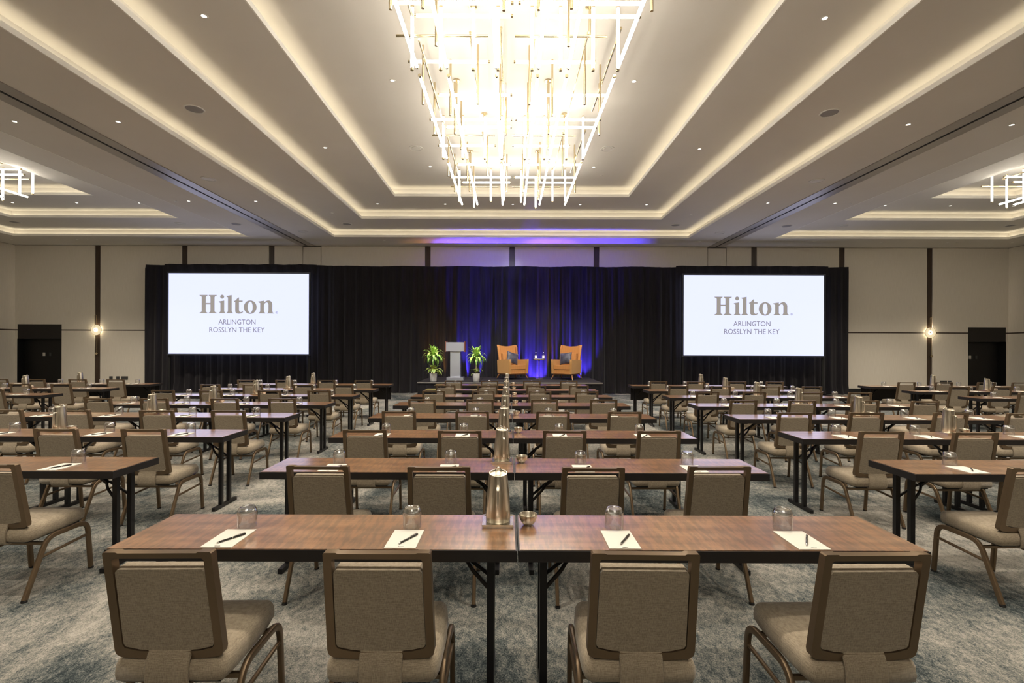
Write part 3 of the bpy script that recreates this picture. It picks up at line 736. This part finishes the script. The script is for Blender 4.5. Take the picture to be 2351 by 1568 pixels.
# ------------------------------------------------------------------ furniture: chair
def make_chair():
    P = {}
    BH = .205
    def by(z): return .0 + (.90 - z) * (.075 / .43)        # lean of the back
    rot = Matrix.Rotation(-math.atan(.075 / .43), 3, 'X')
    def lean(bm, vs=None):
        for v in (vs or bm.verts): v.co = Vector((v.co.x, v.co.y + by(v.co.z), v.co.z))
    def frame_(bm):
        outer = [(-.198, .895), (-.205, .50), (-.200, .480)] + [(x, .470 - .013 * (1 - (x / .19) ** 2)) for x in (-.185, -.12, -.06, 0, .06, .12, .185)] + [(.200, .480), (.205, .50), (.198, .895), (.193, .90), (.150, .90), (.143, .896), (-.143, .896), (-.150, .90), (-.193, .90)]
        inner = [(-.168, .868), (-.173, .520), (-.165, .507)] + [(x, .499 - .011 * (1 - (x / .16) ** 2)) for x in (-.12, -.06, 0, .06, .12)] + [(.165, .507), (.173, .520), (.168, .868), (.161, .875), (-.161, .875)]
        prism(bm, outer, 0, .034, [inner[::-1]]); lean(bm)
    P['back_frame'] = mk('back_frame', M['bronze'], frame_, bevel=.0035, seg=1)
    def pad(y0, y1, ztop):
        def f(bm):
            n = 10
            poly = [(-.165, ztop - .012), (-.171, .522), (-.163, .510)] + [(x, .503 - .011 * (1 - (x / .16) ** 2)) for x in (-.11, -.05, .05, .11)] + [(.163, .510), (.171, .522), (.165, ztop - .012), (.155, ztop), (-.155, ztop)]
            prism(bm, poly, y0, y1); lean(bm)
        return f
    P['back_cushion'] = mk('back_cushion', M['fabric'], pad(.004, .024, .829), bevel=.006, seg=2)
    P['front_cushion'] = mk('front_cushion', M['fabric'], pad(.022, .058, .836), bevel=.012, seg=2)
    def seat(bm):
        prof = [(.06, .196), (.085, .214), (.14, .221), (.30, .222), (.42, .214), (.50, .202), (.53, .18)]
        zt, zb = .466, .370
        def loop(g, z):
            L_ = [(-w + g if w > .18 or True else -w, y) for y, w in prof]
            pts = [(-(w - g), max(.06 + g, min(.535 - g, y))) for y, w in prof] + [((w - g), max(.06 + g, min(.535 - g, y))) for y, w in reversed(prof)]
            return [bm.verts.new((x, y, z)) for x, y in pts]
        levels = [(.05, zb), (.016, zb + .004), (.003, zb + .018), (0, zb + .040), (.003, zt - .030), (.014, zt - .012), (.034, zt - .003), (.07, zt + .003)]
        rows = [loop(g, z) for g, z in levels]; n = len(rows[0])
        for a, b in zip(rows, rows[1:]):
            for k in range(n): bm.faces.new((a[k], a[(k + 1) % n], b[(k + 1) % n], b[k]))
        c = bm.verts.new((0, .30, zt + .012)); d = bm.verts.new((0, .3, zb))
        for k in range(n):
            bm.faces.new((rows[-1][k], rows[-1][(k + 1) % n], c)); bm.faces.new((rows[0][(k + 1) % n], rows[0][k], d))
    P['seat'] = mk('seat', M['fabric'], seat, smooth=True, angle=60)
    P['seat_pan'] = mk('seat_pan', M['black_pan'], lambda bm: bxa(bm, -.185, .185, .09, .48, .362, .376), bevel=.003, seg=1)
    def strap(bm):
        path = fillet([Vector((0, .084, .50)), Vector((0, .056, .44)), Vector((0, .056, .362)), Vector((0, .16, .364))], .03)
        sweep(bm, path, rrect(.165, .012, .004, 1), up=(1, 0, 0))
    P['rear_strap'] = mk('rear_strap', M['fabric'], strap, smooth=True)
    pr = rrect(.023, .033, .007, 2)
    for s in (-1, 1):
        X = s * .222
        P['fl%d' % s] = mk('leg', M['bronze'], lambda bm: sweep(bm, fillet([(X, .535, .012), (X, .505, .362), (X * .99, .33, .362)], .075), pr, up=(1, 0, 0)), smooth=True)
        P['rl%d' % s] = mk('leg', M['bronze'], lambda bm: sweep(bm, fillet([(X, .04, .012), (X * .99, .195, .362), (X * .99, .33, .362)], .075), pr, up=(1, 0, 0)), smooth=True)
        P['st%d' % s] = mk('stretcher', M['bronze'], lambda bm: cyl(bm, (X, .515, .265), (X, .145, .245), .0100, 8), smooth=True)
        P['gf%d' % s] = mk('glide', M['black_pan'], lambda bm: lathe(bm, [(0, .001), (.0175, .001), (.0185, .006), (.015, .014), (0, .014)], 10, X, .537), smooth=True)
        P['gr%d' % s] = mk('glide', M['black_pan'], lambda bm: lathe(bm, [(0, .001), (.0175, .001), (.0185, .006), (.015, .014), (0, .014)], 10, X, .038), smooth=True)
    P['cross'] = mk('cross_rail', M['bronze'], lambda bm: bxa(bm, -.215, .215, .18, .198, .315, .333), bevel=.003, seg=1)
    P['cross2'] = mk('cross_rail', M['bronze'], lambda bm: bxa(bm, -.215, .215, .42, .44, .348, .366), bevel=.003, seg=1)
    off = Matrix.Translation((0, -.28, 0))
    for m_ in P.values(): m_.transform(off)
    parts = [('seat', P['seat'], [('seat_pan', P['seat_pan'])]), ('backrest', P['back_frame'], [('back_cushion', P['back_cushion']), ('front_cushion', P['front_cushion'])], 'bronze metal frame around the back cushion'),
             ('rear_strap', P['rear_strap'])]
    for s in (-1, 1):
        parts += [('leg', P['fl%d' % s], [('glide', P['gf%d' % s])]), ('leg', P['rl%d' % s], [('glide', P['gr%d' % s])]), ('stretcher', P['st%d' % s])]
    parts += [('cross_rail', P['cross']), ('cross_rail', P['cross2'])]
    return parts
CHAIR = make_chair()

# ------------------------------------------------------------------ furniture: table
TH, TD, TW = .76, .457, 1.83
def make_table(modesty=False):
    top = mk('tabletop', M['wood'], lambda bm: bxa(bm, -TW / 2 + .008, TW / 2 - .008, .006, TD - .006, TH - .004, TH))
    edge = mk('edge_band', M['table_edge'], lambda bm: bxa(bm, -TW / 2 + .001, TW / 2 - .001, 0, TD, TH - .054, TH - .0035), bevel=.002, seg=1)
    parts = [('tabletop', top), ('edge_band', edge)]
    for s in (-1, 1):
        X = s * (TW / 2 - .125)
        for yy in (.185, .325):
            parts.append(('leg', mk('leg', M['table_leg'], lambda bm: bxa(bm, X - .017, X + .017, yy - .017, yy + .017, .03, TH - .054), bevel=.004, seg=1)))
        parts.append(('foot_bar', mk('foot_bar', M['table_leg'], lambda bm: bxa(bm, X - .017, X + .017, .055, .445, .002, .036), bevel=.006, seg=1)))
        def brace(bm):
            a = Vector((X - s * .24, .255, TH - .06)); h = Vector((X - s * .12, .255, TH - .155))
            sweep(bm, [a, h], rrect(.03, .022, .003, 1), up=(0, 1, 0))
            for yy in (.185, .325):
                sweep(bm, fillet([h + Vector((0, (yy - .255) * .2, .006)), h + Vector((-(-s) * .03, (yy - .255) * .6, -.03)), Vector((X, yy, TH - .27))], .02, 3), rrect(.012, .018, .002, 1), up=(0, 1, 0))
        parts.append(('folding_brace', mk('folding_brace', M['table_leg'], brace)))
        parts.append(('hinge_rail', mk('hinge_rail', M['table_leg'], lambda bm: bxa(bm, X - .02, X + .02, .08, TD - .08, TH - .07, TH - .054))))
    if modesty:
        parts.append(('modesty_panel', mk('modesty_panel', M['table_edge'], lambda bm: bxa(bm, -TW / 2 + .06, TW / 2 - .06, TD - .03, TD - .015, TH - .38, TH - .056))))
    return parts
TABLE = make_table(); TABLE_M = make_table(True)

# ------------------------------------------------------------------ tabletop objects
def gl(bm):
    h, r0, r1 = .098, .0445, .047        # upturned: open rim on the table, thick base on top
    out = [(r0 - .002, .0), (r0, .001), (r1 - .001, .055), (r1, .068), (r1 - .002, h - .020), (r1 - .008, h - .006), (r1 - .012, h), (.030, h), (.028, h - .003), (0, h - .003)]
    inn = [(0, h - .020), (.030, h - .021), (r1 - .007, h - .026), (r1 - .0035, .060), (r0 - .003, .002), (r0 - .002, 0)]
    lathe(bm, out + inn, 28)
GLASS = [('body', mk('body', M['glass'], gl, smooth=True, angle=50)), ('thick_base', mk('thick_base', M['glass_base'], lambda bm: lathe(bm, [(.0435, .070), (.0455, .0745), (.045, .080), (.0385, .093), (.0355, .0985), (.031, .0985), (.029, .096)], 28), smooth=True))]
PAD = [('sheet', mk('sheet', M['paper'], lambda bm: bxa(bm, -.071, .071, -.107, .107, 0, .004))),
       ('print', fit(text_mesh('Hilton', .009, 1, M['print_grey'], 'print'), .024))]
PAD[1][1].transform(Matrix.Rotation(-PI / 2, 4, 'X')); PAD[1][1].transform(Matrix.Translation((.002, -.098, .0045)))
def penb(bm): cyl(bm, (-.058, 0, .0052), (.0, 0, .0052), .0042, 8); cyl(bm, (.003, 0, .0052), (.062, 0, .0052), .0045, 8)
PEN = [('barrel', mk('barrel', M['pen_black'], penb, smooth=True)),
       ('tip', mk('tip', M['chrome'], lambda bm: cyl(bm, (-.070, 0, .0045), (-.058, 0, .0052), .001, 8, .004), smooth=True)),
       ('band', mk('band', M['chrome'], lambda bm: cyl(bm, (0, 0, .0052), (.003, 0, .0052), .005, 10), smooth=True)),
       ('clip', mk('clip', M['chrome'], lambda bm: (bx(bm, (.035, .002, .0105), (.042, .003, .0015)), bx(bm, (.058, .001, .009), (.006, .004, .004)))))]
def pit(bm):
    lathe(bm, [(0, 0), (.058, 0), (.062, .006), (.0618, .05), (.057, .13), (.050, .20), (.0465, .235), (.0465, .243), (.043, .243), (.043, .236), (.0, .228)], 36)
    for v in bm.verts:
        if v.co.z > .225: v.co.z += v.co.y * .16
def pit_handle(bm):
    sweep(bm, fillet([(-.0, -.052, .182), (0, -.078, .190), (0, -.090, .176), (0, -.086, .060), (0, -.072, .040), (0, -.058, .036)], .014, 4), rrect(.016, .006, .002, 1), up=(1, 0, 0))
PITCHER = [('body', mk('body', M['steel'], pit, smooth=True, angle=45)), ('handle', mk('handle', M['steel'], pit_handle, smooth=True)),
           ('lid', mk('lid', M['steel'], lambda bm: lathe(bm, [(0, .231), (.040, .229), (.041, .226)], 24), smooth=True), [('lid_hinge', mk('lid_hinge', M['chrome'], lambda bm: (sweep(bm, fillet([(-.02, .036, .236), (-.008, .040, .262), (.008, .040, .262), (.02, .036, .236)], .008, 3), rrect(.005, .005, .002, 1), up=(0, 1, 0))), smooth=True))])]
TRAY = [('plate', mk('plate', M['tray_metal'], lambda bm: bxa(bm, -.078, .078, -.078, .078, .006, .013), bevel=.002, seg=1)),
        ('rim', mk('rim', M['tray_metal'], lambda bm: ring(bm, (-.074, .074, -.074, .074), 0, .004, .013, .017))),
        ('foot', mk('foot', M['tray_metal'], lambda bm: bxa(bm, -.072, .072, -.072, .072, 0, .006)))]
BOWL = mk('steel_bowl', M['steel'], lambda bm: lathe(bm, [(0, 0), (.022, 0), (.024, .004), (.036, .018), (.044, .036), (.046, .052), (.0455, .054), (.044, .052), (.042, .037), (.034, .020), (.02, .009), (0, .007)], 30), smooth=True)

# ------------------------------------------------------------------ laying out the rows
ROWY = [2.150 + 1.332 * k for k in range(8)]
BLK = {'centre': (.04 - TW, .04 + TW, 0), 'left': (-2.84 - 2 * TW, -2.84, 1), 'right': (2.915, 2.915 + 2 * TW, 1),
       'far left': (-8.51 - 2 * TW, -8.51, 4), 'far right': (8.56, 8.56 + 2 * TW, 4)}
POS4 = {'centre': ['leftmost', 'second from the left', 'third from the left', 'rightmost']}
for b in ('left', 'far left'): POS4[b] = ['fourth from the centre side', 'third from the centre side', 'second from the centre side', 'nearest the centre side']
for b in ('right', 'far right'): POS4[b] = POS4['left'][::-1]
def rowname(r, first):
    k = r - first
    if r == 7: return 'farthest row'
    return ['nearest row', 'second row', 'third row', 'fourth row', 'fifth row', 'sixth row', 'seventh row'][max(k, 0)]
rnd = random.Random(11)
cnt = {}
for blk, (x0, x1, r0) in BLK.items():
    first = {'centre': 0, 'left': 1, 'right': 1, 'far left': 5, 'far right': 5}[blk]
    for r in range(r0, 8):
        y = ROWY[r]; rn = rowname(r, first); where = '%s of the %s block of tables' % (rn, blk)
        rn2 = '%s, %s block' % (rn, blk)
        for t in range(2):
            xc = x0 + TW * (t + .5)
            if visible(xc, y, TH, 1.0):
                side = 'left' if t == 0 else 'right'
                build('seminar_table', TABLE_M if r == 7 else TABLE, (xc + (0.0015 if t else -.0015), y, 0), 0, 'narrow wood-top folding table, %s half, %s' % (side, rn2), 'table', 'training tables in rows')
            for q in (-1, 1):
                i = t * 2 + (q + 1) // 2; pos = POS4[blk][i]
                X = xc + q * .42
                cxx = X + rnd.uniform(-.03, .03)
                if r == 0: cxx = (-1.30, -.487, .51, 1.356)[i]
                if r == 1 and blk == 'centre': cxx = (-1.215, -.445, .53, 1.35)[i]
                dt = .40 + rnd.uniform(-.025, .02)
                if r == 0: dt = .365
                if visible(cxx, y - dt + .28, .5, .25):
                    build('banquet_chair', CHAIR, (cxx, y - dt + .28, 0), rnd.uniform(-.02, .02), 'beige fabric banquet chair, %s, %s' % (pos, rn2), 'chair', 'banquet chairs at the training tables')
                    cnt['chair'] = cnt.get('chair', 0) + 1
                sx = X if r else (-1.305, -.485, .52, 1.364)[i]
                sx += 0 if r == 0 else rnd.uniform(-.02, .02)
                if visible(sx, y + .2, TH, .12):
                    build('glass_tumbler', GLASS, (sx + rnd.uniform(-.01, .01), y + .275, TH + .0004), 0, label='upturned clear glass, %s, %s' % (pos, rn2), cat='glass', group='upturned tumblers on the tables')
                    build('notepad', PAD, (sx, y + .118, TH + .0004), rnd.uniform(-.03, .03) if r else 0, 'white paper notepad, %s, %s' % (pos, rn2), 'notepad', 'notepads on the tables')
                    build('pen', PEN, (sx + .02, y + .105, TH + .0046), math.radians(57) + rnd.uniform(-.1, .1), 'black pen on notepad, %s, %s' % (pos, rn2), 'pen', 'pens on the notepads')
        xm = x0 + TW
        if visible(xm, y + .3, .9, .15):
            o = -.095 if blk in ('centre', 'left', 'far left') else -.085
            build('serving_tray', TRAY, (xm + o, y + .335, TH + .0002), 0, 'small square metal tray under the pitcher, %s' % rn2, 'tray', 'trays under the pitchers')
            build('pitcher', PITCHER, (xm + o, y + .335, TH + .0135), .12 + rnd.uniform(-.15, .1), 'brushed steel water pitcher midway along the %s' % rn2, 'pitcher', 'steel pitchers on the tables')
            single('steel_bowl', BOWL, (xm + .058, y + .31, TH + .0004), label='small steel bowl beside the pitcher, %s' % rn2, cat='bowl', group='steel bowls on the tables')

# ------------------------------------------------------------------ on the stage
def lectern():
    head = mk('head', M['alu_front'], lambda bm: bxa(bm, -.295, .295, -.20, .20, .93, 1.22), bevel=.01)
    col = mk('column', M['alu'], lambda bm: bxa(bm, -.165, .165, -.12, .12, .09, .93), bevel=.01)
    base = mk('base', M['alu'], lambda bm: bxa(bm, -.27, .27, -.22, .24, .0, .09), bevel=.008)
    pan = [mk('side_panel', M['red_wood'], lambda bm: prism_side(bm, s)) for s in (-1, 1)]
    mic = mk('microphone', M['black_pan'], lambda bm: (sweep(bm, fillet([(.22, .05, 1.21), (.21, .05, 1.45), (.19, .0, 1.58)], .1), rrect(.008, .008, .003, 1), up=(1, 0, 0)), cyl(bm, (.19, 0, 1.58), (.187, -.015, 1.62), .011, 8)))
    build('lectern', [('head', head), ('column', col), ('base', base), ('side_panel', pan[0]), ('side_panel', pan[1]), ('microphone', mic)], (-1.75, 15.85, SZ), 0, 'brushed metal lectern with wood sides between the two plants', 'lectern')
def prism_side(bm, s):
    bxa(bm, s * .305 - .012, s * .305 + .012, -.22, .22, .91, 1.25)
lectern()

def leaf_strap(L_, w, droop):
    def f(bm):
        n = 7; rows = []
        for k in range(n + 1):
            t = k / n; x = L_ * math.sin(min(t * droop, 2.6)) / max(droop, .1) * 1.1; z = L_ * (t * .75 - .75 * t * t * droop * .9)
            ww = w * math.sin(PI * min(.12 + t * .88, 1.0)) ** .7
            rows.append([bm.verts.new((x, -ww, z)), bm.verts.new((x, 0, z - .006)), bm.verts.new((x, ww, z))])
        for a, b in zip(rows, rows[1:]):
            bm.faces.new((a[0], a[1], b[1], b[0])); bm.faces.new((a[1], a[2], b[2], b[1]))
    return f
LEAFS = [mk('leaf', M['leaf_a'], leaf_strap(L_, .042, d), smooth=True) for L_, d in ((.38, 1.1), (.42, 1.6), (.38, 2.0), (.32, .6))]
LEAFB = [mk('leaf', M['leaf_b'], leaf_strap(L_, .040, d), smooth=True) for L_, d in ((.19, .9), (.25, 1.3))]
potm = mk('pot', M['pot'], lambda bm: lathe(bm, [(0, .01), (.085, .0), (.095, .01), (.118, .26), (.112, .26), (.100, .22), (0, .22)], 28), smooth=True)
soil = mk('soil', M['soil'], lambda bm: lathe(bm, [(0, .245), (.108, .24)], 20))
def plant(x, y, h, full, lab, sd):
    rr = random.Random(sd)
    cane = mk('cane', M['cane'], lambda bm: cyl(bm, (0, 0, .22), (.01, 0, h - .30), .028, 10, .022))
    r = build('potted_plant', [('pot', potm, [('soil', soil)]), ('cane', cane)], (x, y, SZ), 0, lab, 'plant', 'potted plants on the stage')
    def lf(me, z, yaw, tilt, s):
        o = link('leaf', me, r, (0, 0, z), (0, tilt, yaw)); o.scale = (s, s, s)
    for k in range(46):
        z = h - .37 + .12 * (k / 46); t = k / 46
        lf(LEAFS[k % 3] if t < .8 else LEAFS[3], z, k * 2.399, .10 - 1.0 * t + rr.uniform(-.2, .2), rr.uniform(.85, 1.15))
    for k in range(int(34 * full)):
        lf(rr.choice(LEAFB), .25 + rr.uniform(0, .10) * full, k * 2.399, rr.uniform(-.9, .35), rr.uniform(.8, 1.3) * full)
plant(-2.34, 14.98, 1.06, 1.25, 'leafy plant in a white pot left of the lectern, with full undergrowth', 3)
plant(-1.02, 14.98, 1.03, .85, 'leafy plant in a white pot right of the lectern', 4)

def armchair(x, y, rz, lab, s=1.0):
    def back(bm):
        U = [-1.25 + 2.5 * k / 24 for k in range(25)]; V = [0, .15, .3, .45, .6, .75, .9, 1.0]
        def pt(u, v, off):
            a = abs(u)
            x_ = (.355 + .035 * v) * (u if a < 1 else math.copysign(1 + .05 * (a - 1), u))
            yb = .30 - .0 * v + .12 * v
            yy = yb if a < .75 else yb - ((a - .75) ** 1.3) * (.36 * (1 - .25 * v))
            top = 1.10 + .055 * (min(a, 1) ** 2) - (.0 if a < 1 else (a - 1) * .35)
            z = .30 + (top - .30) * v
            n = Vector((-(u if a > .75 else 0) * 1.0, -1 if a < 1 else -.2, 0)).normalized()
            return Vector((x_, yy, z)) + n * off
        A = [[bm.verts.new(pt(u, v, 0)) for u in U] for v in V]; B_ = [[bm.verts.new(pt(u, v, .07)) for u in U] for v in V]
        for g, flip in ((A, 0), (B_, 1)):
            for a, b in zip(g, g[1:]):
                for i in range(24): bm.faces.new((a[i], a[i + 1], b[i + 1], b[i]))
        for i in range(24): bm.faces.new((A[-1][i], A[-1][i + 1], B_[-1][i + 1], B_[-1][i])); bm.faces.new((A[0][i], A[0][i + 1], B_[0][i + 1], B_[0][i]))
        for j in range(len(V) - 1):
            for i in (0, 24): bm.faces.new((A[j][i], A[j + 1][i], B_[j + 1][i], B_[j][i]))
    bk = mk('backrest', M['ochre'], back, smooth=True, angle=60)
    arms = [mk('armrest', M['ochre_side'], lambda bm: prism_arm(bm, q), bevel=.02, seg=3) for q in (-1, 1)]
    base = mk('seat_base', M['ochre'], lambda bm: bxa(bm, -.30, .30, -.36, .30, .20, .34), bevel=.015)
    cush = mk('seat_cushion', M['ochre'], lambda bm: bxa(bm, -.285, .285, -.38, .24, .35, .48), bevel=.035, seg=3)
    bc = mk('back_cushion', M['ochre'], lambda bm: [setattr(v, 'co', Vector((v.co.x, v.co.y + (v.co.z - .48) * .2, v.co.z))) for v in bxa(bm, -.26, .26, .12, .26, .48, .86)] and None, bevel=.04, seg=3)
    rail = mk('wood_rail', M['chair_wood'], lambda bm: bxa(bm, -.34, .34, -.33, .32, .17, .20), bevel=.004)
    parts = [('backrest', bk), ('armrest', arms[0]), ('armrest', arms[1]), ('seat_base', base), ('seat_cushion', cush), ('back_cushion', bc), ('wood_rail', rail)]
    for sx, sy in ((-1, -1), (1, -1), (-1, 1), (1, 1)):
        a = (sx * .32, sy * .30, .18); b = (sx * .37, sy * .36, .05); c = (sx * .387, sy * .38, .0)
        parts.append(('leg', mk('leg', M['chair_wood'], lambda bm: cyl(bm, a, b, .026, 10, .016), smooth=True), [('leg_tip', mk('leg_tip', M['gold'], lambda bm: cyl(bm, b, (c[0], c[1], .006), .016, 10, .012), smooth=True))]))
    o = build('armchair', parts, (x, y, SZ), rz, lab, 'armchair', 'ochre wingback armchairs on the stage'); o.scale = (s, s, s)
    return o
def prism_arm(bm, q):
    x0, x1 = sorted((q * .30, q * .375))
    vs = bxa(bm, x0, x1, -.40, .36, .20, .655)
    for v in vs:
        if v.co.z > .5: v.co.z += .02 if v.co.y < 0 else -.01
        if v.co.y < 0 and v.co.z > .5: v.co.y -= .02
        v.co.x += q * (.004 if v.co.z > .5 else -.012)
armchair(.10, 16.25, math.radians(32), 'ochre ribbed velvet wing armchair at centre stage, turned to the right')
armchair(1.92, 16.25, math.radians(-32), 'ochre ribbed velvet wing armchair at the right of the stage, turned to the left')
def pil(bm):
    n = 12; g = []
    for sgn in (1, -1):
        rows = []
        for j in range(n + 1):
            row = []
            for i in range(n + 1):
                u, v = 2 * i / n - 1, 2 * j / n - 1
                th = .065 * ((1 - u * u) * (1 - v * v)) ** .5
                px_ = .215 * u * (1 - .07 * (1 - v * v) * abs(u)); pz = .205 * v * (1 - .07 * (1 - u * u) * abs(v))
                row.append(bm.verts.new((px_, sgn * th, pz)))
            rows.append(row)
        for a, b in zip(rows, rows[1:]):
            for i in range(n): bm.faces.new((a[i], a[i + 1], b[i + 1], b[i]))
    bmesh.ops.remove_doubles(bm, verts=bm.verts[:], dist=1e-5)
PIL_M = mk('throw_pillow', M['pillow'], pil, smooth=True, angle=180)
single('throw_pillow', PIL_M, (.10, 16.10, SZ + .71), (math.radians(-20), math.radians(16), math.radians(25)), 'dark slate satin cushion in the centre-stage armchair', 'cushion', 'satin cushions on the armchairs')
single('throw_pillow', PIL_M, (1.87, 16.08, SZ + .70), (math.radians(-18), math.radians(-7), math.radians(-27)), 'dark slate satin cushion in the right-hand armchair', 'cushion', 'satin cushions on the armchairs')
build('side_table', [('tabletop', mk('tabletop', M['marble'], lambda bm: lathe(bm, [(0, .655), (.185, .655), (.195, .662), (.195, .678), (.19, .683), (0, .683)], 32), smooth=True), [('rim', mk('rim', M['gold'], lambda bm: lathe(bm, [(.196, .66), (.2, .66), (.2, .682), (.196, .682)], 32)))]),
                     ('post', mk('post', M['gold'], lambda bm: (cyl(bm, (0, 0, .03), (0, 0, .64), .013, 12), cyl(bm, (0, 0, .62), (0, 0, .655), .02, 12, .07)), smooth=True)), ('base', mk('base', M['gold'], lambda bm: bxa(bm, -.115, .115, -.09, .09, 0, .04), bevel=.004))],
      (.99, 16.2, SZ), 0, 'small gold pedestal table between the armchairs', 'side table')
BOT = [('body', mk('body', M['water'], lambda bm: lathe(bm, [(0, 0), (.034, 0), (.038, .006), (.038, .12), (.030, .145), (.014, .17), (.013, .205), (0, .205)], 20), smooth=True)),
       ('label_band', mk('label_band', M['label_white'], lambda bm: lathe(bm, [(.0385, .02), (.0392, .02), (.0392, .11), (.0385, .11)], 20), smooth=True)),
       ('cap', mk('cap', M['label_white'], lambda bm: lathe(bm, [(0, .225), (.015, .225), (.016, .205), (.0, .205)], 14), smooth=True))]
for x, s in ((.885, 'left'), (1.135, 'right')):
    build('water_bottle', BOT, (x, 16.2, SZ + .6835), 0, '%s one of the two clear water bottles on the gold table' % s, 'bottle', 'water bottles on the stage table')
print('chairs', cnt)
